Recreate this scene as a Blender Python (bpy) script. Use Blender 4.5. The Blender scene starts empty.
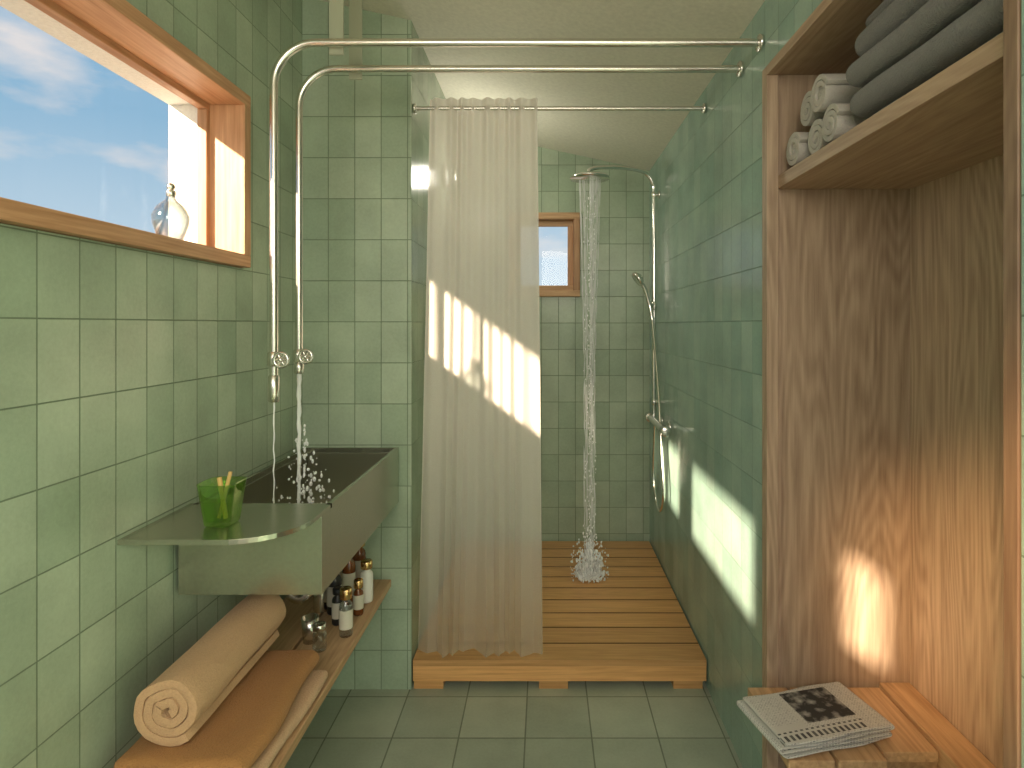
import bpy, math, random
from mathutils import Vector, Matrix, noise
random.seed(7)
sc=bpy.context.scene
try:
    sc.view_settings.view_transform='Standard'
    sc.view_settings.exposure=0.0
except Exception: pass

# ------------------------------------------------------------------ materials
def newmat(name):
    m=bpy.data.materials.new(name); m.use_nodes=True
    nt=m.node_tree; b=nt.nodes['Principled BSDF']
    return m,nt,b
def N(nt,t,**k):
    n=nt.nodes.new(t)
    for a,v in k.items(): setattr(n,a,v)
    return n
def L(nt,a,b): nt.links.new(a,b)
def simple(name,col,rough=.5,metal=0,bump=0,bscale=200,**kw):
    m,nt,b=newmat(name)
    b.inputs['Base Color'].default_value=(*col,1); b.inputs['Roughness'].default_value=rough
    b.inputs['Metallic'].default_value=metal
    for k,v in kw.items(): b.inputs[k.replace('_',' ')].default_value=v
    if bump:
        tc=N(nt,'ShaderNodeTexCoord'); no=N(nt,'ShaderNodeTexNoise'); no.inputs['Scale'].default_value=bscale
        no.inputs['Detail'].default_value=4
        L(nt,tc.outputs['Object'],no.inputs['Vector'])
        bp=N(nt,'ShaderNodeBump'); bp.inputs['Strength'].default_value=bump; bp.inputs['Distance'].default_value=.006
        L(nt,no.outputs['Fac'],bp.inputs['Height']); L(nt,bp.outputs['Normal'],b.inputs['Normal'])
        mx=N(nt,'ShaderNodeMix',data_type='RGBA'); mx.inputs[6].default_value=(*[c*.82 for c in col],1); mx.inputs[7].default_value=(*[min(1,c*1.12) for c in col],1)
        L(nt,no.outputs['Fac'],mx.inputs[0]); L(nt,mx.outputs[2],b.inputs['Base Color'])
    return m
def tile(name,axes,c1,c2,mort,w,h,ms,ou=0,ov=0,rough=.3,bumps=.5):
    m,nt,b=newmat(name)
    tc=N(nt,'ShaderNodeTexCoord'); sp=N(nt,'ShaderNodeSeparateXYZ'); cb=N(nt,'ShaderNodeCombineXYZ')
    L(nt,tc.outputs['Object'],sp.inputs[0])
    for i,(ax,o) in enumerate(zip(axes,(ou,ov))):
        ad=N(nt,'ShaderNodeMath',operation='ADD'); ad.inputs[1].default_value=o+20*(w if i==0 else h)
        L(nt,sp.outputs[ax],ad.inputs[0]); L(nt,ad.outputs[0],cb.inputs[i])
    br=N(nt,'ShaderNodeTexBrick'); br.offset=0; br.squash=1
    br.inputs['Scale'].default_value=1; br.inputs['Brick Width'].default_value=w; br.inputs['Row Height'].default_value=h
    br.inputs['Mortar Size'].default_value=ms; br.inputs['Mortar Smooth'].default_value=.3
    br.inputs['Color1'].default_value=(*c1,1); br.inputs['Color2'].default_value=(*c2,1); br.inputs['Mortar'].default_value=(*mort,1)
    L(nt,cb.outputs[0],br.inputs['Vector'])
    no=N(nt,'ShaderNodeTexNoise'); no.inputs['Scale'].default_value=90; no.inputs['Detail'].default_value=5; no.inputs['Roughness'].default_value=.7
    L(nt,tc.outputs['Object'],no.inputs['Vector'])
    n2=N(nt,'ShaderNodeTexNoise'); n2.inputs['Scale'].default_value=5; n2.inputs['Detail'].default_value=3
    L(nt,tc.outputs['Object'],n2.inputs['Vector'])
    hf=N(nt,'ShaderNodeMath',operation='MULTIPLY_ADD'); hf.inputs[1].default_value=.5; hf.inputs[2].default_value=.25; L(nt,no.outputs['Fac'],hf.inputs[0])
    ad=N(nt,'ShaderNodeMath',operation='ADD'); L(nt,hf.outputs[0],ad.inputs[0]); L(nt,n2.outputs['Fac'],ad.inputs[1])
    mr=N(nt,'ShaderNodeMapRange'); mr.inputs[1].default_value=.6; mr.inputs[2].default_value=1.4; mr.inputs[3].default_value=.76; mr.inputs[4].default_value=1.24
    L(nt,ad.outputs[0],mr.inputs[0])
    mul=N(nt,'ShaderNodeVectorMath',operation='MULTIPLY'); L(nt,br.outputs['Color'],mul.inputs[0]); L(nt,mr.outputs[0],mul.inputs[1])
    L(nt,mul.outputs[0],b.inputs['Base Color'])
    rr=N(nt,'ShaderNodeMapRange'); rr.inputs[3].default_value=rough; rr.inputs[4].default_value=.9
    L(nt,br.outputs['Fac'],rr.inputs[0]); L(nt,rr.outputs[0],b.inputs['Roughness'])
    s1=N(nt,'ShaderNodeMath',operation='MULTIPLY_ADD'); s1.inputs[1].default_value=-1.0; L(nt,br.outputs['Fac'],s1.inputs[0])
    s2=N(nt,'ShaderNodeMath',operation='MULTIPLY'); s2.inputs[1].default_value=.5; L(nt,ad.outputs[0],s2.inputs[0]); L(nt,s2.outputs[0],s1.inputs[2])
    bp=N(nt,'ShaderNodeBump'); bp.inputs['Strength'].default_value=bumps; bp.inputs['Distance'].default_value=.003
    L(nt,s1.outputs[0],bp.inputs['Height']); L(nt,bp.outputs['Normal'],b.inputs['Normal'])
    return m
def wood(name,c1,c2,axis=2,rough=.5,sc_=1.0,ring=.05,var=(.84,1.12)):
    m,nt,b=newmat(name)
    tc=N(nt,'ShaderNodeTexCoord'); at=N(nt,'ShaderNodeAttribute',attribute_name='var')
    mp=N(nt,'ShaderNodeMapping'); s=[70*sc_]*3; s[axis]=3.0*sc_
    mp.inputs['Scale'].default_value=s
    off=N(nt,'ShaderNodeVectorMath',operation='ADD'); mu=N(nt,'ShaderNodeVectorMath',operation='SCALE'); mu.inputs['Scale'].default_value=7
    L(nt,at.outputs['Color'],mu.inputs[0]); L(nt,tc.outputs['Object'],off.inputs[0]); L(nt,mu.outputs[0],off.inputs[1])
    L(nt,off.outputs[0],mp.inputs['Vector'])
    no=N(nt,'ShaderNodeTexNoise'); no.inputs['Scale'].default_value=1; no.inputs['Detail'].default_value=6; no.inputs['Roughness'].default_value=.65; no.inputs['Distortion'].default_value=.3
    L(nt,mp.outputs[0],no.inputs['Vector'])
    mp2=N(nt,'ShaderNodeMapping'); s2=[5.5*sc_]*3; s2[axis]=.7*sc_; mp2.inputs['Scale'].default_value=s2
    L(nt,off.outputs[0],mp2.inputs['Vector'])
    n2=N(nt,'ShaderNodeTexNoise'); n2.inputs['Scale'].default_value=1; n2.inputs['Detail'].default_value=1
    L(nt,mp2.outputs[0],n2.inputs['Vector'])
    m1=N(nt,'ShaderNodeMath',operation='MULTIPLY'); m1.inputs[1].default_value=150; L(nt,n2.outputs['Fac'],m1.inputs[0])
    si=N(nt,'ShaderNodeMath',operation='SINE'); L(nt,m1.outputs[0],si.inputs[0])
    ma=N(nt,'ShaderNodeMath',operation='MULTIPLY_ADD'); ma.inputs[1].default_value=ring; L(nt,si.outputs[0],ma.inputs[0]); L(nt,no.outputs['Fac'],ma.inputs[2])
    cr=N(nt,'ShaderNodeValToRGB'); cr.color_ramp.elements[0].position=.28; cr.color_ramp.elements[1].position=.7
    cr.color_ramp.elements[0].color=(*c1,1); cr.color_ramp.elements[1].color=(*c2,1)
    L(nt,ma.outputs[0],cr.inputs[0])
    sv=N(nt,'ShaderNodeSeparateColor'); L(nt,at.outputs['Color'],sv.inputs[0])
    mr=N(nt,'ShaderNodeMapRange'); mr.inputs[3].default_value=var[0]; mr.inputs[4].default_value=var[1]; L(nt,sv.outputs[0],mr.inputs[0])
    mul=N(nt,'ShaderNodeVectorMath',operation='MULTIPLY'); L(nt,cr.outputs[0],mul.inputs[0]); L(nt,mr.outputs[0],mul.inputs[1])
    L(nt,mul.outputs[0],b.inputs['Base Color']); b.inputs['Roughness'].default_value=rough
    bp=N(nt,'ShaderNodeBump'); bp.inputs['Strength'].default_value=.25; bp.inputs['Distance'].default_value=.002
    L(nt,no.outputs['Fac'],bp.inputs['Height']); L(nt,bp.outputs['Normal'],b.inputs['Normal'])
    return m

TW,TH=.1087,.169
G1=(.32,.405,.295); G2=(.42,.495,.375); GM=(.17,.22,.15)
tile_yz=tile('green_tile_side','YZ',G1,G2,GM,TW,TH,.0020,ou=0.0147,ov=.008,rough=.26)
R1=(.27,.41,.35); R2=(.35,.48,.41)  # teal cast of the sky light put into the right wall tile colour
tile_yz_r=tile('green_tile_side_glossy','YZ',R1,R2,(.16,.25,.20),TW,TH,.0020,ou=0.0147,ov=.008,rough=.18)
tile_xz=tile('green_tile_front','XZ',G1,G2,GM,TW,TH,.0020,ou=.022,ov=.008,rough=.26)
tile_fl=tile('floor_tile','XY',(.31,.345,.27),(.38,.41,.32),(.18,.20,.15),.242,.242,.003,ou=-.17,ov=-.001,rough=.45,bumps=.5)
plaster=simple('ceiling_plaster',(.74,.71,.60),.85,bump=.15,bscale=60)
stucco=simple('white_stucco',(.85,.84,.80),.9,bump=.3,bscale=120)
w_frame=wood('window_wood',(.40,.19,.09),(.62,.35,.20),axis=1)
w_frame_v=wood('window_wood_v',(.38,.19,.09),(.60,.35,.20),axis=2)
w_fx=wood('window_wood_x',(.42,.23,.11),(.66,.42,.24),axis=0)
w_closet=wood('closet_veneer',(.34,.23,.155),(.57,.42,.295),axis=2,ring=.08)
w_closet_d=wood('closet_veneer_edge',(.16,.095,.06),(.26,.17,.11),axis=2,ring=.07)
w_closet_h=wood('closet_veneer_h',(.31,.20,.13),(.48,.34,.23),axis=1)
w_bench=wood('bench_wood',(.38,.22,.11),(.62,.40,.22),axis=1)
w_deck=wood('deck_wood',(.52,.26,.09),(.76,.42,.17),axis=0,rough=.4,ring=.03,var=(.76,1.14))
w_deck_e=wood('deck_wood_gap_shade',(.09,.04,.015),(.15,.07,.03),axis=0,rough=.6)  # shade in the plank gaps, painted as dark wood on the facing sides
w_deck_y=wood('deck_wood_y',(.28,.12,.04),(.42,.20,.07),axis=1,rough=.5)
w_shelf=wood('shelf_wood',(.38,.23,.12),(.60,.39,.22),axis=1)
chrome=simple('brushed_steel',(.78,.75,.70),.25,1)
chrome2=simple('polished_chrome',(.82,.80,.76),.15,1)
strapm=simple('painted_strap',(.36,.38,.28),.5,.2)
sinkm=simple('brushed_olive_steel',(.46,.46,.37),.24,.9,bump=.02,bscale=90)
sinkin=simple('olive_steel_inside',(.28,.28,.20),.3,.7)
tw_beige=simple('towel_beige',(.60,.37,.21),.95,bump=.6,bscale=260,Sheen_Weight=.08)
tw_brown=simple('towel_brown',(.42,.20,.07),.95,bump=.7,bscale=260,Sheen_Weight=.05)
tw_light=simple('towel_light',(.60,.39,.24),.95,bump=.6,bscale=260,Sheen_Weight=.08)
tw_grey=simple('towel_grey',(.19,.185,.18),.95,bump=.7,bscale=240,Sheen_Weight=.1)
tw_pale=simple('towel_pale_grey',(.47,.44,.40),.95,bump=.35,bscale=300,Sheen_Weight=.1)
white=simple('white_ceramic',(.8,.78,.73),.4); black=simple('black_plastic',(.02,.02,.02),.35)
amber=simple('amber_glass',(.16,.05,.015),.12); label=simple('paper_label',(.62,.58,.48),.7); gold=simple('brass_cap',(.75,.5,.22),.25,1)
brush=simple('bamboo',(.72,.45,.18),.6)
def thinglass(name,col,gloss,blend=.2):
    m,nt,b=newmat(name); o=nt.nodes['Material Output']
    tr=N(nt,'ShaderNodeBsdfTransparent'); tr.inputs[0].default_value=(*col,1)
    gl=N(nt,'ShaderNodeBsdfGlossy'); gl.inputs['Roughness'].default_value=.04
    lw=N(nt,'ShaderNodeLayerWeight'); lw.inputs[0].default_value=blend
    ad=N(nt,'ShaderNodeMath',operation='MULTIPLY_ADD'); ad.inputs[1].default_value=.6; ad.inputs[2].default_value=gloss; L(nt,lw.outputs['Facing'],ad.inputs[0])
    mx=N(nt,'ShaderNodeMixShader'); L(nt,ad.outputs[0],mx.inputs[0]); L(nt,tr.outputs[0],mx.inputs[1]); L(nt,gl.outputs[0],mx.inputs[2]); L(nt,mx.outputs[0],o.inputs[0])
    return m,nt,gl
glass_g,_,gg=thinglass('green_glass',(.72,.91,.48),.08,.35); gg.inputs[0].default_value=(.8,.92,.6,1)
glass_c,_,_=thinglass('clear_glass',(.86,.89,.89),.05,.5)
pane,nt,b=newmat('window_pane')
o=nt.nodes['Material Output']; tr=N(nt,'ShaderNodeBsdfTransparent'); gl=N(nt,'ShaderNodeBsdfGlossy'); gl.inputs['Roughness'].default_value=.02
mx=N(nt,'ShaderNodeMixShader'); mx.inputs[0].default_value=.015; L(nt,tr.outputs[0],mx.inputs[1]); L(nt,gl.outputs[0],mx.inputs[2]); L(nt,mx.outputs[0],o.inputs[0])
water,nt,b=newmat('running_water')
b.inputs['Base Color'].default_value=(.97,.98,.98,1); b.inputs['Roughness'].default_value=.1; b.inputs['IOR'].default_value=1.33
b.inputs['Alpha'].default_value=.92
strand,nt,b=newmat('water_strand')
b.inputs['Base Color'].default_value=(.97,.98,.98,1); b.inputs['Roughness'].default_value=.15; b.inputs['IOR'].default_value=1.33
b.inputs['Alpha'].default_value=.6
# curtain
curt,nt,b=newmat('curtain_linen')
o=nt.nodes['Material Output']
df=N(nt,'ShaderNodeBsdfDiffuse'); tl=N(nt,'ShaderNodeBsdfTranslucent'); tr=N(nt,'ShaderNodeBsdfTransparent')
tc=N(nt,'ShaderNodeTexCoord'); mp=N(nt,'ShaderNodeMapping'); mp.inputs['Scale'].default_value=(300,300,300)
no=N(nt,'ShaderNodeTexNoise'); no.inputs['Scale'].default_value=1; L(nt,tc.outputs['Object'],mp.inputs[0]); L(nt,mp.outputs[0],no.inputs['Vector'])
cr=N(nt,'ShaderNodeMix',data_type='RGBA'); cr.inputs[6].default_value=(.82,.74,.66,1); cr.inputs[7].default_value=(.95,.90,.84,1)
L(nt,no.outputs['Fac'],cr.inputs[0]); L(nt,cr.outputs[2],df.inputs[0]); L(nt,cr.outputs[2],tl.inputs[0])
m1=N(nt,'ShaderNodeMixShader'); m1.inputs[0].default_value=.42; L(nt,df.outputs[0],m1.inputs[1]); L(nt,tl.outputs[0],m1.inputs[2])
sp=N(nt,'ShaderNodeSeparateXYZ'); L(nt,tc.outputs['Object'],sp.inputs[0])
mr=N(nt,'ShaderNodeMapRange'); mr.inputs[1].default_value=.2; mr.inputs[2].default_value=1.15; mr.inputs[3].default_value=.64; mr.inputs[4].default_value=.10
L(nt,sp.outputs['Z'],mr.inputs[0])
m2=N(nt,'ShaderNodeMixShader'); L(nt,mr.outputs[0],m2.inputs[0]); L(nt,m1.outputs[0],m2.inputs[1]); L(nt,tr.outputs[0],m2.inputs[2]); L(nt,m2.outputs[0],o.inputs[0])
# newspaper
news,nt,b=newmat('newsprint')
tc=N(nt,'ShaderNodeTexCoord')
mp=N(nt,'ShaderNodeMapping'); mp.inputs['Location'].default_value=(5,5,0); L(nt,tc.outputs['Object'],mp.inputs[0])
br=N(nt,'ShaderNodeTexBrick'); br.inputs['Scale'].default_value=1; br.inputs['Brick Width'].default_value=.009; br.inputs['Row Height'].default_value=.0042
br.inputs['Mortar Size'].default_value=.0012; br.offset=.37; br.inputs['Color1'].default_value=(.22,.22,.22,1); br.inputs['Color2'].default_value=(.5,.49,.46,1); br.inputs['Mortar'].default_value=(.62,.61,.57,1)
L(nt,mp.outputs[0],br.inputs['Vector'])
sp=N(nt,'ShaderNodeSeparateXYZ'); L(nt,tc.outputs['Object'],sp.inputs[0])
def rect(x0,x1,y0,y1):
    outs=[]
    for ax,v,op in (('X',x0,'GREATER_THAN'),('X',x1,'LESS_THAN'),('Y',y0,'GREATER_THAN'),('Y',y1,'LESS_THAN')):
        n=N(nt,'ShaderNodeMath',operation=op); n.inputs[1].default_value=v; L(nt,sp.outputs[ax],n.inputs[0]); outs.append(n)
    cur=outs[0].outputs[0]
    for n in outs[1:]:
        q=N(nt,'ShaderNodeMath',operation='MULTIPLY'); L(nt,cur,q.inputs[0]); L(nt,n.outputs[0],q.inputs[1]); cur=q.outputs[0]
    return cur
no=N(nt,'ShaderNodeTexNoise'); no.inputs['Scale'].default_value=35; no.inputs['Detail'].default_value=4; L(nt,tc.outputs['Object'],no.inputs['Vector'])
rp=N(nt,'ShaderNodeValToRGB'); rp.color_ramp.elements[0].position=.45; rp.color_ramp.elements[0].color=(.03,.03,.03,1); rp.color_ramp.elements[1].position=.7; rp.color_ramp.elements[1].color=(.4,.39,.36,1)
L(nt,no.outputs['Fac'],rp.inputs[0])
mA=N(nt,'ShaderNodeMix',data_type='RGBA'); L(nt,rect(-.045,.10,-.04,.085),mA.inputs[0]); L(nt,br.outputs['Color'],mA.inputs[6]); L(nt,rp.outputs[0],mA.inputs[7])
mB=N(nt,'ShaderNodeMix',data_type='RGBA'); L(nt,rect(-.155,-.055,-.095,.09),mB.inputs[0]); L(nt,mA.outputs[2],mB.inputs[6]); mB.inputs[7].default_value=(.55,.54,.5,1)
vo=N(nt,'ShaderNodeTexBrick'); vo.inputs['Scale'].default_value=1; vo.inputs['Brick Width'].default_value=.016; vo.inputs['Row Height'].default_value=.035; vo.inputs['Mortar Size'].default_value=.004
vo.inputs['Color1'].default_value=(.05,.05,.05,1); vo.inputs['Color2'].default_value=(.12,.12,.12,1); vo.inputs['Mortar'].default_value=(.55,.54,.5,1); L(nt,mp.outputs[0],vo.inputs['Vector'])
mC=N(nt,'ShaderNodeMix',data_type='RGBA'); L(nt,rect(-.15,.10,-.088,-.056),mC.inputs[0]); L(nt,mB.outputs[2],mC.inputs[6]); L(nt,vo.outputs['Color'],mC.inputs[7])
mD=N(nt,'ShaderNodeMix',data_type='RGBA'); L(nt,rect(-.145,-.062,-.03,.08),mD.inputs[0]); L(nt,mC.outputs[2],mD.inputs[6]); L(nt,br.outputs['Color'],mD.inputs[7])
L(nt,mD.outputs[2],b.inputs['Base Color']); b.inputs['Roughness'].default_value=.8

# ------------------------------------------------------------------ mesh builder
class MB:
    def __init__(s): s.v=[];s.f=[];s.m=[];s.sm=[];s.c=[];s.mats=[]
    def mi(s,m):
        if m not in s.mats: s.mats.append(m)
        return s.mats.index(m)
    def add(s,vs,fs,m,smooth=False,mats=None):
        o=len(s.v); s.v+= [tuple(v) for v in vs]; k=s.mi(m); c=(random.random(),random.random(),random.random(),1)
        for i_,f in enumerate(fs): s.f.append([i+o for i in f]); s.m.append(k if not mats or mats[i_] is None else s.mi(mats[i_])); s.sm.append(smooth); s.c.append(c)
    def box(s,x0,x1,y0,y1,z0,z1,m,top=None,mats=None):
        za=z1 if top is None else top(x0); zb=z1 if top is None else top(x1)
        vs=[(x0,y0,z0),(x1,y0,z0),(x1,y1,z0),(x0,y1,z0),(x0,y0,za),(x1,y0,zb),(x1,y1,zb),(x0,y1,za)]
        s.add(vs,[(0,3,2,1),(4,5,6,7),(0,1,5,4),(1,2,6,5),(2,3,7,6),(3,0,4,7)],m,mats=mats)
    def tube(s,pts,r,m,seg=14,cap=True):
        pts=[Vector(p) for p in pts]; n=len(pts); rs=r if isinstance(r,list) else [r]*n
        t0=(pts[1]-pts[0]).normalized(); up=Vector((0,0,1)) if abs(t0.z)<.9 else Vector((1,0,0))
        u=t0.cross(up).normalized(); vs=[]
        for i,p in enumerate(pts):
            t=(pts[min(i+1,n-1)]-pts[max(i-1,0)]).normalized()
            u=(u-t*u.dot(t)).normalized(); w=t.cross(u)
            for k in range(seg):
                a=2*math.pi*k/seg; vs.append(p+(u*math.cos(a)+w*math.sin(a))*rs[i])
        fs=[(i*seg+k,i*seg+(k+1)%seg,(i+1)*seg+(k+1)%seg,(i+1)*seg+k) for i in range(n-1) for k in range(seg)]
        s.add(vs,fs,m,True)
        if cap: s.add(vs[:seg],[tuple(range(seg))[::-1]],m); s.add(vs[-seg:],[tuple(range(seg))],m)
    def lathe(s,prof,loc,m,axis='Z',seg=28,sq=0):
        M=Matrix.Identity(3)
        if isinstance(axis,Vector): M=axis.to_track_quat('Z','Y').to_matrix()
        vs=[]
        for r,z in prof:
            for k in range(seg):
                a=2*math.pi*k/seg; c,d=math.cos(a),math.sin(a)
                q=1
                if sq: q=1/((abs(c)**sq+abs(d)**sq)**(1/sq))
                vs.append(M@Vector((r*q*c,r*q*d,z))+Vector(loc))
        n=len(prof)
        fs=[(i*seg+k,i*seg+(k+1)%seg,(i+1)*seg+(k+1)%seg,(i+1)*seg+k) for i in range(n-1) for k in range(seg)]
        s.add(vs,fs,m,True)
    def cyl(s,loc,r,h,m,axis='Z',seg=24,bev=None):
        b=bev if bev is not None else min(r,h)*.12
        s.lathe([(0.0001,0),(r-b,0),(r,b),(r,h-b),(r-b,h),(0.0001,h)],loc,m,axis,seg)
    def ball(s,c,r,m,sz=1,seg=8,rings=5):
        vs=[];fs=[]
        for i in range(rings+1):
            th=math.pi*i/rings
            for k in range(seg):
                a=2*math.pi*k/seg; vs.append((c[0]+r*math.sin(th)*math.cos(a),c[1]+r*math.sin(th)*math.sin(a),c[2]+r*sz*math.cos(th)))
        fs=[(i*seg+k,(i+1)*seg+k,(i+1)*seg+(k+1)%seg,i*seg+(k+1)%seg) for i in range(rings) for k in range(seg)]
        s.add(vs,fs,m,True)
    def obj(s,name,bevel=0):
        me=bpy.data.meshes.new(name); me.from_pydata(s.v,[],s.f); 
        for m in s.mats: me.materials.append(m)
        me.polygons.foreach_set('material_index',s.m); me.polygons.foreach_set('use_smooth',s.sm)
        ca=me.color_attributes.new('var','FLOAT_COLOR','CORNER')
        buf=[]
        for p,c in zip(me.polygons,s.c): buf+=list(c)*p.loop_total
        ca.data.foreach_set('color',buf)
        me.update()
        o=bpy.data.objects.new(name,me); sc.collection.objects.link(o)
        if bevel:
            bm=o.modifiers.new('bev','BEVEL'); bm.width=bevel; bm.segments=2; bm.limit_method='ANGLE'
        return o
def fillet(pts,r,n=10):
    pts=[Vector(p) for p in pts]; out=[pts[0]]
    for a,b_,c in zip(pts,pts[1:],pts[2:]):
        d1=(a-b_).normalized(); d2=(c-b_).normalized(); ang=d1.angle(d2); t=r/math.tan(ang/2)
        cen=b_+(d1+d2).normalized()*(r/math.sin(ang/2)); e1=(b_+d1*t-cen); e2=(b_+d2*t-cen); th=e1.angle(e2)
        for k in range(n+1):
            f=k/n; out.append(cen+(e1*math.sin((1-f)*th)+e2*math.sin(f*th))/math.sin(th))
    out.append(pts[-1]); return out
def catmull(P,n=10):
    P=[Vector(p) for p in P]; P=[P[0]*2-P[1]]+P+[P[-1]*2-P[-2]]; out=[]
    for i in range(1,len(P)-2):
        for k in range(n):
            t=k/n; a,b_,c,d=P[i-1:i+3]
            out.append(.5*((2*b_)+(c-a)*t+(2*a-5*b_+4*c-d)*t*t+(3*b_-a-3*c+d)*t**3))
    out.append(P[-2]); return out

# ------------------------------------------------------------------ room
XL,XR=-1.0,.671; YB=3.85; YP=2.47; XP=-.556
Y0=-1.2
ceil=lambda x: 2.49+.2166*(XR-x)
m=MB(); m.box(-1.22,1.35,Y0,4.05,-.12,0,tile_fl); m.obj('floor')
m=MB()
m.add([(-1.25,Y0,ceil(-1.25)),(1.35,Y0,ceil(1.35)),(1.35,4.05,ceil(1.35)),(-1.25,4.05,ceil(-1.25)),
 (-1.25,Y0,ceil(-1.25)+.12),(1.35,Y0,ceil(1.35)+.12),(1.35,4.05,ceil(1.35)+.12),(-1.25,4.05,ceil(-1.25)+.12)],
 [(0,1,2,3),(7,6,5,4),(0,4,5,1),(1,5,6,2),(2,6,7,3),(3,7,4,0)],plaster); m.obj('ceiling')
ha,hb,hz0,hz1=-.215,1.985,1.687,2.256
ca_,cb_,dz=-.745,-.265,.13; dzb=.17
m=MB()
m.box(-1.22,XL,Y0,ca_,0,0,tile_yz,top=ceil)
m.box(-1.22,XL,ca_,cb_,0,hz0+dzb,tile_yz); m.box(-1.22,XL,ca_,cb_,hz1+dz,0,tile_yz,top=ceil)
m.box(-1.22,XL,cb_,ha,0,0,tile_yz,top=ceil)
m.box(-1.22,XL,ha,hb,0,hz0,tile_yz); m.box(-1.22,XL,ha,hb,hz1,0,tile_yz,top=ceil)
m.box(-1.22,XL,hb,4.05,0,0,tile_yz,top=ceil)
m.obj('wall_left')
m=MB(); m.box(XL,XP,YP,4.05,0,0,tile_xz,top=ceil); m.box(XP,XP+.006,YP,YB,0,0,tile_yz,top=ceil)
m.obj('wall_partition')
m=MB()
bx0,bx1,bz0,bz1=-.235,.225,1.68,2.22
m.box(XP+.006,bx0,YB,4.05,0,0,tile_xz,top=ceil); m.box(bx1,XR,YB,4.05,0,0,tile_xz,top=ceil)
m.box(bx0,bx1,YB,4.05,0,bz0,tile_xz); m.box(bx0,bx1,YB,4.05,bz1,0,tile_xz,top=ceil)
m.obj('wall_back')
YC=1.79; CN=.845; CT=2.246
m=MB()
m.box(XR,1.35,YC+.022,4.05,0,0,tile_yz_r,top=ceil)
m.box(XR,1.35,CN,YC+.022,CT+.022,0,tile_yz_r,top=ceil)
m.box(XR,1.35,Y0,CN,0,0,tile_yz_r,top=ceil)
m.box(1.112,1.35,CN,YC+.022,0,CT+.022,tile_yz_r)
m.obj('wall_right')

# windows
t=.04; xi,xo=-.972,-1.12
def ring_yz(m,ya,yb,za,zb,t,x0,x1,mh,mv):
    m.box(x0,x1,ya,yb,za,za+t,mh); m.box(x0,x1,ya,yb,zb-t,zb,mh)
    m.box(x0,x1,ya,ya+t,za+t,zb-t,mv); m.box(x0,x1,yb-t,yb,za+t,zb-t,mv)
def leftwin(name,ya,yb,za,zb,mull):
    m=MB()
    ring_yz(m,ya+.002,yb-.002,za+.002,zb-.002,t,xo,xi,w_frame,w_frame_v)
    ring_yz(m,ya+.002,yb-.002,za+.002,zb-.002,t,-1.22,xo-.001,stucco,stucco)
    ed=[ya+t]
    for a,c in mull: m.box(-1.2,xi-.005,a,c,za+t,zb-t,w_frame_v); ed+=[a,c]
    ed.append(yb-t)
    for a,c in zip(ed[::2],ed[1::2]):
        ring_yz(m,a,c,za+t,zb-t,.022,-1.115,-1.085,w_frame,w_frame_v)
        m.box(-1.102,-1.098,a+.02,c-.02,za+t+.02,zb-t-.02,pane)
    m.obj(name,.003)
leftwin('window_1',ha,hb,hz0,hz1,[(.88,.92)])
leftwin('window_3',ca_,cb_-.005,hz0+dzb,hz1+dz,[])
m=MB()
def ring_xz(m,xa,xb,za,zb,t,y0,y1,mh):
    m.box(xa,xb,y0,y1,za,za+t,mh); m.box(xa,xb,y0,y1,zb-t,zb,mh)
    m.box(xa,xa+t,y0,y1,za+t,zb-t,w_frame_v); m.box(xb-t,xb,y0,y1,za+t,zb-t,w_frame_v)
ring_xz(m,bx0+.002,bx1-.002,bz0+.002,bz1-.002,.04,YB-.025,YB+.13,w_fx)
ring_xz(m,bx0+.042,bx1-.042,bz0+.042,bz1-.042,.035,YB+.05,YB+.085,w_fx)
m.box(bx0+.075,bx1-.075,YB+.065,YB+.069,bz0+.075,bz1-.075,pane)
m.obj('window_2',.003)

# ------------------------------------------------------------------ closet
m=MB()
g=.002
m.box(XR+g,1.11,YC,YC+.02,0.001,CT+.02,w_closet)
m.box(1.089,1.11,CN+.03,YC,0.001,CT+.02,w_closet)
m.box(XR+g,1.11,CN+g,CN+.03,0.001,CT+.02,w_closet_d)
m.box(XR+g,1.089,CN+.03,YC,CT,CT+.02,w_closet_h)
m.box(.655,XR-.001+.02,YC-.018,YC+.021,.001,CT+.02,w_closet)
m.box(.668,XR+.018,CN+.003,CN+.0305,.001,CT+.02,w_closet_d)
m.box(.655,XR+.018,CN+.03,YC-.018,CT-.008,CT+.02,w_closet_h)
m.box(.69,1.089,CN+.03,YC,1.905,1.942,w_closet_h)
m.obj('built_in_closet',.0015)

# bench
m=MB()
zb=.405; zt=.432
for a,c in [(.597,.712),(.720,.840),(.848,.985)]: m.box(a,c,1.47 if a<.8 else 1.50,YC-.02,zb,zt,w_bench)
m.box(.995,1.086,CN+.04,YC-.002,zb-.04,zt+.004,w_bench)
m.box(.70,.995,1.52,1.56,.345,zb,w_bench); m.box(.70,.995,1.70,1.74,.345,zb,w_bench)
m.box(.70,.74,1.52,1.56,0,.345,w_closet); m.box(.70,.74,1.70,1.74,0,.345,w_closet)
m.box(1.03,1.07,CN+.06,CN+.10,0,.365,w_closet); m.box(1.03,1.07,1.70,1.74,0,.365,w_closet)
m.obj('slatted_bench',.003)

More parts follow.
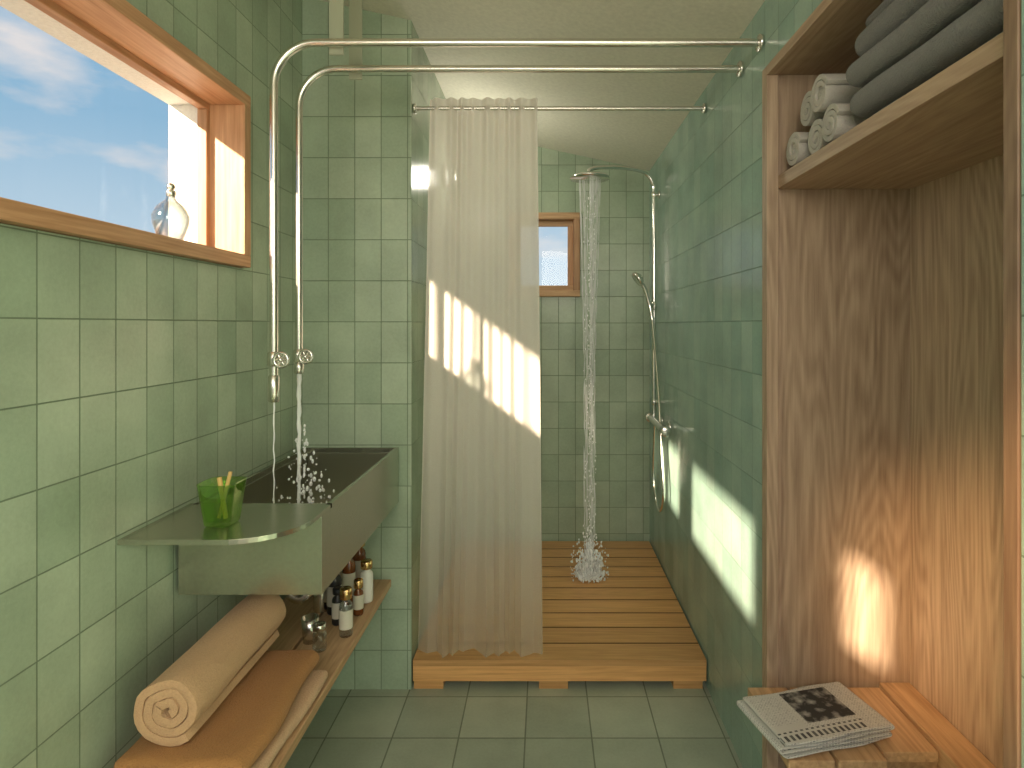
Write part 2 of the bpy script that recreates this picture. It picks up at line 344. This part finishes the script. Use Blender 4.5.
# ------------------------------------------------------------------ cloth helpers
def serp(name,xr,z0,n,th,y0,y1,mat_,wob=.006,loc=(0,0,0),rotz=0,seed=0,jit=.02,ny=26,thick=.8,sub=1,arc=8):
    xa,xb=xr; r=th/2; path=[]; rnd=random.Random(seed)
    for i in range(n):
        z=z0+th*(i+.5)
        lo,hi=xa+r+rnd.uniform(0,jit),xb-r-rnd.uniform(0,jit)
        xs=[lo+(hi-lo)*k/12 for k in range(13)]
        if i%2==1: xs=xs[::-1]
        if path:
            px,pz=path[-1]; qx=xs[0]; s=1 if i%2==1 else -1
            for k in range(1,arc):
                a=-math.pi/2+math.pi*k/arc
                cx=px+(qx-px)*k/arc
                path.append((cx+s*r*math.cos(a),z-r+r*math.sin(a)))
        path+=[(x,z) for x in xs]
    vs=[];np_=len(path)
    for j in range(ny+1):
        y=y0+(y1-y0)*j/ny
        for k,(x,z) in enumerate(path):
            q=Vector((x*6+seed,y*5,z*14)); d=noise.noise_vector(q)*wob
            ey=0
            if j in (0,ny): ey=noise.noise(Vector((x*9,z*90,seed)))*.008
            vs.append((x+d.x,y+d.y+ey,z+d.z*.35))
    fs=[(j*np_+k,j*np_+k+1,(j+1)*np_+k+1,(j+1)*np_+k) for j in range(ny) for k in range(np_-1)]
    mb=MB(); mb.add(vs,fs,mat_,True); o=mb.obj(name)
    so=o.modifiers.new('s','SOLIDIFY'); so.thickness=th*thick; so.offset=0
    if sub: ss=o.modifiers.new('ss','SUBSURF'); ss.levels=1; ss.render_levels=1
    o.location=loc; o.rotation_euler[2]=rotz
    return o
def roll(name,c,R,length,axis,mat_,turns=3.5,seed=0,wob=.003,r0=.012,fill=.82):
    n=int(turns*24); ny=16; pitch=(R-r0)/turns; th=pitch*fill; vs=[]
    for j in range(ny+1):
        l=length*j/ny
        for k in range(n+1):
            a=2*math.pi*turns*k/n; r=r0+(R-th/2-r0)*k/n
            d=noise.noise_vector(Vector((math.cos(a)*2+seed,math.sin(a)*2,l*7)))*wob
            u=r*math.cos(a-math.pi*.3)+d.x; w=r*math.sin(a-math.pi*.3)*.97+d.y
            ll=l+(noise.noise(Vector((k*.05,seed,0)))*.006 if j in(0,ny) else 0)
            vs.append((c[0]+ll,c[1]+u,c[2]+w) if axis=='X' else (c[0]+u,c[1]+ll,c[2]+w))
    m_=n+1
    fs=[(j*m_+k,j*m_+k+1,(j+1)*m_+k+1,(j+1)*m_+k) for j in range(ny) for k in range(n)]
    mb=MB(); mb.add(vs,fs,mat_,True); o=mb.obj(name)
    so=o.modifiers.new('s','SOLIDIFY'); so.thickness=th; so.offset=0
    bv=o.modifiers.new('b','BEVEL'); bv.width=th*.25; bv.segments=2; bv.limit_method='ANGLE'
    return o

# closet towels
ST=1.943
serp('folded_towel_stack',(.71,1.06),ST+.001,8,.034,.90,1.40,tw_grey,wob=.010,seed=3,jit=.022,thick=.86)
k=0
for (y,z) in ((1.705,ST+.053),(1.595,ST+.053),(1.485,ST+.053),(1.65,ST+.148),(1.54,ST+.148)):
    roll('rolled_towel',(.705+.015*(k%2),y,z),.053,.30,'X',tw_pale,turns=2.6,seed=k*3.1,wob=.0018,r0=.006,fill=.72); k+=1
# newspaper
serp('newspaper',(-.165,.165),0,4,.010,-.10,.10,news,wob=.0035,loc=(.715,1.60,.4335),rotz=math.radians(14),seed=9,jit=.008,thick=.55,ny=14)

# ------------------------------------------------------------------ shower deck
m=MB(); n=10; pitch=(YB-.01-YP)/n
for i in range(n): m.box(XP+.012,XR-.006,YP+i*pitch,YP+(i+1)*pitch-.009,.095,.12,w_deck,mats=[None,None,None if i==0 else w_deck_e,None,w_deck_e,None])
m.box(XP+.012,XR-.006,YP+.003,YP+.03,.032,.094,w_deck)
for x in (-.48,.035,.59):
    m.box(x-.06,x+.06,YP+.005,YP+.12,0,.032,w_deck)
    m.box(x-.022,x+.022,YP+.03,YB-.03,.0,.095,w_deck_y)
m.obj('wooden_shower_deck')

# ------------------------------------------------------------------ curtain + rod
m=MB(); RZ=2.404; RY=2.505
m.tube([(XP+.008,RY,RZ),(XR-.002,RY,RZ)],.009,chrome)
m.cyl((XR-.012,RY,RZ),.02,.011,chrome,axis=Vector((1,0,0))); m.cyl((XP+.007,RY,RZ),.02,.011,chrome,axis=Vector((1,0,0)))
m.obj('curtain_rod')
m=MB(); nu=330; nv=50; folds=9; vs=[]
for j in range(nv+1):
    v=j/nv; z=RZ+.042+( .136-(RZ+.042))*v
    xa=-.482-.055*v**1.3; xb=-.032+.022*v
    for i in range(nu+1):
        u=i/nu
        uu=u+.014*math.sin(u*17+1)+.006*v*math.sin(u*29+v*2)
        ph=2*math.pi*folds*uu
        s_=math.sin(ph+.2*math.sin(v*3+u*9))
        ramp=min(1,v/.15)
        amp=(.012*(1-ramp)+(.0062+.012*max(0,(v-.55)/.45)**1.3)*ramp)*(1+.3*math.sin(u*23+2))
        y=RY-.011*ramp+s_*amp+.006*v*math.sin(u*11+v*3)
        x=xa+(xb-xa)*u+.004*math.sin(2*ph)*max(0,v-.5)*2+.012*v*v*math.sin(u*13)
        zz=z+(.010*math.sin(u*19) if j==nv else 0)
        vs.append((x,y,zz))
w_=nu+1
m.add(vs,[(j*w_+i,j*w_+i+1,(j+1)*w_+i+1,(j+1)*w_+i) for j in range(nv) for i in range(nu)],curt,True)
m.obj('shower_curtain')

# ------------------------------------------------------------------ faucet pipes
def faucet(y,zend,sleeve):
    m=MB(); X=-.838; Z=2.372
    m.tube(fillet([(XR-.002,y,Z),(X,y,Z),(X,y,zend)],.13,14),.0125,chrome,seg=18)
    m.cyl((XR-.012,y,Z),.026,.011,chrome,axis=Vector((1,0,0)))
    m.cyl((X,y,sleeve[0]),.0165,sleeve[1]-sleeve[0],chrome,bev=.003)
    m.cyl((X,y,1.372),.019,.045,chrome,bev=.004)
    m.tube([(X,y,1.394),(X+.035,y,1.394)],.009,chrome)
    m.tube([(X+.035,y,1.394),(X+.035,y-.03,1.394)],.006,chrome)
    ring=[(X+.035+.021*math.cos(a*math.pi/12),y-.03,1.394+.021*math.sin(a*math.pi/12)) for a in range(25)]
    m.tube(ring,.0055,chrome,seg=10,cap=False)
    for a in (0,1,2): 
        q=a*math.pi/3; m.tube([(X+.035-.021*math.cos(q),y-.03,1.394-.021*math.sin(q)),(X+.035+.021*math.cos(q),y-.03,1.394+.021*math.sin(q))],.0035,chrome,seg=8)
    m.ball((X+.035,y-.033,1.394),.009,chrome)
    xs=-.65
    m.box(xs-.022,xs+.022,y+.013,y+.019,Z-.03,ceil(xs-.022)-.001-.009,strapm)
    m.tube([(xs,y,Z),(xs,y+.014,Z)],.008,chrome)
    return m.obj('faucet_pipe',0)
faucet(1.855,1.262,(1.262,1.345)); faucet(2.044,1.335,(1.335,1.372))

# ------------------------------------------------------------------ sink
m=MB(); SZ=.998; SX=-.60; SB=.775; yf=1.40; yo=1.69; ybk=2.462
out=[(XL+.002,yf),(-.76,yf)]
for k in range(1,13):
    a=-math.pi/2+math.pi/2*k/12; out.append((-.76+.16*math.cos(a),1.56+.16*math.sin(a)))
out+= [(SX,yo),(XL+.002,yo)]
n_=len(out); vs=[(x,y,SZ) for x,y in out]+[(x,y,SZ-.012) for x,y in out]
fs=[tuple(range(n_)),tuple(range(n_,2*n_))[::-1]]+[(i,i+n_,(i+1)%n_+n_,(i+1)%n_) for i in range(n_)]
m.add(vs,fs,sinkm)
m.box(-.985,SX,1.612,yo-.012,SB,SZ-.012,sinkm)
m.box(SX-.014,SX,yo-.012,ybk,SB,SZ,sinkm)
m.box(-.985,-.971,yo-.012,ybk,SB,SZ,sinkm)
m.box(-.971,SX-.014,ybk-.012,ybk,SB,SZ,sinkm)
m.box(-.971,SX-.014,yo-.012,ybk-.012,SB,SB+.012,sinkm)
m.box(SX-.018,SX-.0145,yo,ybk-.012,SB+.012,SZ-.02,sinkin); m.box(-.9705,-.967,yo,ybk-.012,SB+.012,SZ-.02,sinkin)
m.box(-.966,SX-.019,ybk-.016,ybk-.0125,SB+.012,SZ-.02,sinkin); m.box(-.966,SX-.019,yo,ybk-.017,SB+.0125,SB+.016,sinkin)
m.cyl((-.80,2.05,SB+.016),.03,.004,chrome)
m.tube(catmull([(-.80,2.05,SB),(-.80,2.05,.66),(-.80,2.04,.60),(-.83,2.03,.575),(-.87,2.03,.60),(-.885,2.03,.66),(-.93,2.03,.68),(-.998,2.03,.68)]),.018,chrome,seg=14)
m.cyl((-.80,2.05,.68),.026,.05,chrome)
m.obj('trough_sink',.003)

def droplets(m,c,n,spread,h,rmin=.0015,rmax=.005,mm=None):
    for i in range(n):
        a=random.uniform(0,2*math.pi); q=random.random()**1.4
        rr=spread*q; z=h*random.random()**2*(1-.6*q)+.006
        r=random.uniform(rmin,rmax)
        m.ball((c[0]+rr*math.cos(a),c[1]+rr*math.sin(a),c[2]+z+r),r,mm or water,sz=random.uniform(.8,2.0),seg=6,rings=4)
def stream(m,x,y,z1,z0,r):
    P=[];R=[]
    for i in range(30):
        z=z1+(z0-z1)*i/29; P.append((x+.0012*math.sin(i*1.3),y+.0012*math.cos(i*1.7),z)); R.append(r*(1-.3*i/29)*(1+.18*math.sin(i*2.1)))
    m.tube(P,R,water,seg=10)
m=MB(); stream(m,-.838,1.855,1.260,SB+.017,.0025); stream(m,-.838,2.044,1.333,SB+.017,.0075)
droplets(m,(-.82,2.044,SB+.02),300,.12,.36,.0015,.0048); droplets(m,(-.80,2.05,SB+.02),90,.07,.27,.003,.007)
droplets(m,(-.838,1.855,SB+.02),25,.06,.1,.0015,.003)
m.obj('tap_water')

# ------------------------------------------------------------------ shower set
m=MB(); PX=.636; PY=3.5
hx,hy,hz=.244,3.27,2.30
arm=catmull([(PX,PY,.97),(PX,PY,1.6),(PX,PY,2.22),(PX-.012,PY-.01,2.33),(PX-.07,PY-.03,2.385),(PX-.20,PY-.12,2.385),(hx+.06,hy+.03,2.365),(hx,hy,2.345),(hx,hy,2.31)],10)
m.tube(arm,.0115,chrome2,seg=14)
m.lathe([(.0001,.035),(.018,.032),(.028,.016),(.105,.008),(.110,.002),(.108,-.004),(.0001,-.004)],(hx,hy,hz),chrome2,seg=36)
for z in (2.26,1.05):
    m.tube([(PX,PY,z),(XR-.001,PY,z)],.008,chrome2); m.cyl((XR-.010,PY,z),.022,.009,chrome2,axis=Vector((1,0,0))); m.cyl((PX,PY,z-.015),.015,.03,chrome2)
m.tube([(.62,3.10,.955),(.62,3.54,.955)],.020,chrome2,seg=18)
for y in (3.06,3.53): m.cyl((.62,y,.955),.027,.055,chrome2,axis=Vector((0,1,0)))
for y in (3.2,3.42): m.tube([(.62,y,.955),(XR-.001,y,.955)],.013,chrome2); m.cyl((XR-.012,y,.955),.03,.011,chrome2,axis=Vector((1,0,0)))
m.tube([(PX,PY,.97),(.625,PY,.955)],.012,chrome2)
m.cyl((PX,PY,1.585),.018,.05,chrome2); m.tube([(PX,PY,1.61),(.605,PY-.03,1.62)],.012,chrome2)
m.tube(catmull([(.615,3.44,1.53),(.600,3.45,1.62),(.575,3.44,1.70),(.545,3.43,1.755)]),[.012]*31,chrome2)
ax=Vector((-.75,-.1,-.55)).normalized()
m.lathe([(.0001,-.02),(.022,-.018),(.044,-.004),(.047,.010),(.042,.016),(.0001,.016)],(.535,3.43,1.765),chrome2,axis=ax)
m.tube(catmull([(.615,3.44,1.53),(.622,3.41,1.40),(.628,3.34,1.18),(.628,3.24,.88),(.625,3.16,.62),(.625,3.24,.50),(.628,3.37,.50),(.625,3.45,.62),(.622,3.42,.80),(.62,3.38,.94)]),.009,chrome2,seg=10)
m.obj('shower_fixture')

m=MB()
for i in range(52):
    a=random.uniform(0,2*math.pi); rr=.060*math.sqrt(random.random()); x=hx+rr*math.cos(a); y=hy+rr*math.sin(a)
    z=hz-.006; sh=random.uniform(.6,1.15)
    fz=lambda q: 1-sh*min(1,(hz-q)/1.0)*.6
    while z>.16:
        ln=random.uniform(.04,.18); gap=random.uniform(.0,.16)*(2.4-z)
        z2=max(.13,z-ln); f1=fz(z); f2=fz(z2); fm=(f1+f2)/2
        r=random.uniform(.0009,.0023)
        m.tube([(hx+(x-hx)*f1,hy+(y-hy)*f1,z),(hx+(x-hx)*fm,hy+(y-hy)*fm,(z+z2)/2),(hx+(x-hx)*f2,hy+(y-hy)*f2,z2)],[r*.4,r,r*.4],strand,seg=6)
        z=z2-gap
for i in range(360):
    z=random.uniform(.15,hz-.1); a=random.uniform(0,6.28); rr=random.uniform(0,.036)
    m.ball((hx+rr*math.cos(a),hy+rr*math.sin(a),z),random.uniform(.0015,.0032),water,sz=2.2,seg=6,rings=4)
droplets(m,(hx,hy,.122),500,.11,.32,.0015,.005); droplets(m,(hx,hy,.122),650,.08,.20,.004,.009)
m.obj('shower_water')

m=MB(); lx,ly,lz=XP+.007,3.25,2.30  # invented fixture behind the curtain, added to go with the shower fill light
m.cyl((lx,ly,lz),.06,.02,white,axis=Vector((1,0,0)))
m.lathe([(.050,.020),(.052,.035),(.040,.065),(.0001,.075)],(lx,ly,lz),glass_c,axis=Vector((1,0,0)))
m.obj('added_fill_fixture')

# ------------------------------------------------------------------ lower shelf
m=MB(); LZ=.455
for a,c in ((-.997,-.815),(-.805,-.632)): m.box(a,c,.95,YP-.003,LZ-.03,LZ,w_shelf)
for y in (1.15,1.9,2.4): m.box(-.997,-.66,y-.02,y+.02,LZ-.07,LZ-.0305,w_shelf)
m.obj('wall_shelf',.003)
serp('folded_towel',(-.965,-.636),LZ+.001,2,.019,1.27,1.76,tw_light,wob=.012,seed=1,jit=.012,thick=.92)
serp('folded_towel',(-.965,-.658),LZ+.041,2,.030,1.29,1.75,tw_brown,wob=.022,seed=5,jit=.012,thick=.90)
roll('rolled_towel',(-.840,1.335,LZ+.103+.083),.083,.46,'Y',tw_beige,turns=3.0,seed=20,wob=.005,r0=.010,fill=.76)

# ------------------------------------------------------------------ bottles
def bottle(name,x,y,r,h,body,cap,caph=.03,lab=None,shape=0):
    m=MB(); z=LZ+.001; nr=r*.42
    sh=h-.03
    m.lathe([(.0001,0),(r*.92,0),(r,.005),(r,sh*.82),(r*.9,sh*.9),(nr,sh),(nr,sh+.012)],(x,y,z),body)
    m.cyl((x,y,z+sh+.004),nr*1.35 if not shape else r*.9,caph,cap,bev=.002)
    if lab: m.lathe([(r+.0006,h*.18),(r+.0008,h*.2),(r+.0008,h*.58),(r+.0006,h*.6)],(x,y,z),lab)
    if shape==0 and caph>.03: m.tube([(x,y,z+sh+caph),(x-.03,y-.01,z+sh+caph+.002)],.004,cap,seg=8)
    return m.obj(name)
bottle('dark_bottle',-.765,2.18,.026,.17,black,white,.04,label)
bottle('perfume_bottle',-.670,2.02,.022,.15,glass_c,gold,.035,label,1)
bottle('white_bottle',-.675,2.27,.024,.15,white,gold,.03,None,1)
bottle('amber_bottle',-.735,2.25,.024,.20,amber,black,.035,label)
bottle('amber_bottle',-.725,2.10,.020,.13,black,black,.02,label,1)
bottle('shampoo_bottle',-.790,2.33,.028,.22,amber,black,.035,label)
bottle('perfume_bottle',-.675,2.17,.018,.12,amber,gold,.03,label,1)
bottle('cream_jar',-.82,2.20,.028,.13,chrome,chrome,.02,None,1)
bottle('lotion_bottle',-.74,2.39,.026,.19,amber,gold,.03,label,1)
bottle('cream_jar',-.725,1.93,.022,.09,glass_c,chrome,.02,None,1)
m=MB(); m.lathe([(.0001,.0),(.022,0),(.028,.08),(.026,.08),(.020,.006),(.0001,.006)],(-.775,1.98,LZ+.001),chrome); m.obj('steel_cup')

# ------------------------------------------------------------------ green tumbler
tp=(-.815,1.515,SZ+.001)
m=MB()
m.lathe([(.0001,0),(.030,0),(.034,.004),(.047,.105),(.0475,.107),(.0445,.107),(.031,.012),(.0001,.010)],tp,glass_g,sq=5,seg=48)
m.tube([(tp[0]-.008,tp[1],tp[2]+.014),(tp[0]+.016,tp[1]+.01,tp[2]+.128)],.005,brush,seg=8)
m.tube([(tp[0]+.012,tp[1]-.005,tp[2]+.014),(tp[0]-.010,tp[1]+.005,tp[2]+.115)],.006,brush,seg=8)
m.obj('green_glass_tumbler')
vp=(-1.035,1.66,hz0+.002+t+.001)
m=MB()
pf=[(.0001,0),(.024,0),(.030,.004),(.045,.05),(.046,.072),(.034,.098),(.014,.115),(.011,.128)]
m.lathe(pf+[(r-.0025 if r>.004 else r,z+(.003 if z<.01 else 0)) for r,z in pf[::-1]],vp,glass_c)
m.cyl((vp[0],vp[1],vp[2]+.126),.012,.016,chrome); m.ball((vp[0],vp[1],vp[2]+.152),.011,chrome,seg=14,rings=8)
m.obj('glass_carafe')

# ------------------------------------------------------------------ world
w=bpy.data.worlds.new('sky'); sc.world=w; w.use_nodes=True; nt=w.node_tree; bg=nt.nodes['Background']
tc=N(nt,'ShaderNodeTexCoord'); sp=N(nt,'ShaderNodeSeparateXYZ'); L(nt,tc.outputs['Generated'],sp.inputs[0])
rp=N(nt,'ShaderNodeValToRGB'); e=rp.color_ramp.elements
e[0].position=0; e[0].color=(.38,.36,.28,1); e[1].position=1; e[1].color=(.20,.40,.66,1)
for p,c in ((.49,(.40,.38,.30,1)),(.51,(.64,.76,.84,1)),(.64,(.28,.49,.68,1))):
    x=e.new(p); x.color=c
ma=N(nt,'ShaderNodeMath',operation='MULTIPLY_ADD'); ma.inputs[1].default_value=.5; ma.inputs[2].default_value=.5; L(nt,sp.outputs['Z'],ma.inputs[0]); L(nt,ma.outputs[0],rp.inputs[0])
mp=N(nt,'ShaderNodeMapping'); mp.inputs['Scale'].default_value=(3,3,8); mp.inputs['Location'].default_value=(.4,.2,0); L(nt,tc.outputs['Generated'],mp.inputs[0])
no=N(nt,'ShaderNodeTexNoise'); no.inputs['Scale'].default_value=1.3; no.inputs['Detail'].default_value=7; no.inputs['Roughness'].default_value=.55; L(nt,mp.outputs[0],no.inputs['Vector'])
cr=N(nt,'ShaderNodeValToRGB'); cr.color_ramp.elements[0].position=.48; cr.color_ramp.elements[1].position=.66; cr.color_ramp.elements[1].color=(.8,.8,.8,1); L(nt,no.outputs['Fac'],cr.inputs[0])
mx=N(nt,'ShaderNodeMix',data_type='RGBA'); L(nt,cr.outputs[0],mx.inputs[0]); L(nt,rp.outputs[0],mx.inputs[6]); mx.inputs[7].default_value=(.88,.80,.76,1)
L(nt,mx.outputs[2],bg.inputs[0]); bg.inputs[1].default_value=1.0

# ------------------------------------------------------------------ lights
def light(name,typ,loc,direction,energy,col,**k):
    l=bpy.data.lights.new(name,typ); l.energy=energy; l.color=col
    for a,v in k.items(): setattr(l,a,v)
    o=bpy.data.objects.new(name,l); sc.collection.objects.link(o); o.location=loc
    o.rotation_euler=Vector(direction).to_track_quat('-Z','Y').to_euler(); return o
light('sun','SUN',(-4,-4,5),(1,1.12,-.72),21,(1,.80,.58),angle=math.radians(1.3))
light('rear_fill','AREA',(-.2,-1.1,2.2),(.05,1,-.25),31,(1,.90,.74),shape='RECTANGLE',size=1.6,size_y=.8)  # added soft fill behind the camera, stands in for light from the open rear
light('shower_fill','POINT',(XP+.13,3.25,2.30),(0,0,-1),6,(1,.93,.80),shadow_soft_size=.05)  # added fill hidden behind the curtain to brighten the shower
light('closet_glow_fill','SPOT',(-.7,-.9,2.2),(1.789,2.43,-1.42),480,(1,.60,.28),spot_size=math.radians(15),spot_blend=1.0,shadow_soft_size=.12)  # added warm spot, imitates a soft sun glow on the closet panel

# ------------------------------------------------------------------ camera
cd=bpy.data.cameras.new('camera'); cam=bpy.data.objects.new('camera',cd); sc.collection.objects.link(cam)
cam.location=(0,0,1.5); cam.rotation_euler=(math.pi/2,0,0)
cd.sensor_width=36; cd.lens=600/1024*36; cd.shift_x=-(545-512)/1024; cd.shift_y=-(384-325)/1024; cd.clip_start=.02
sc.camera=cam
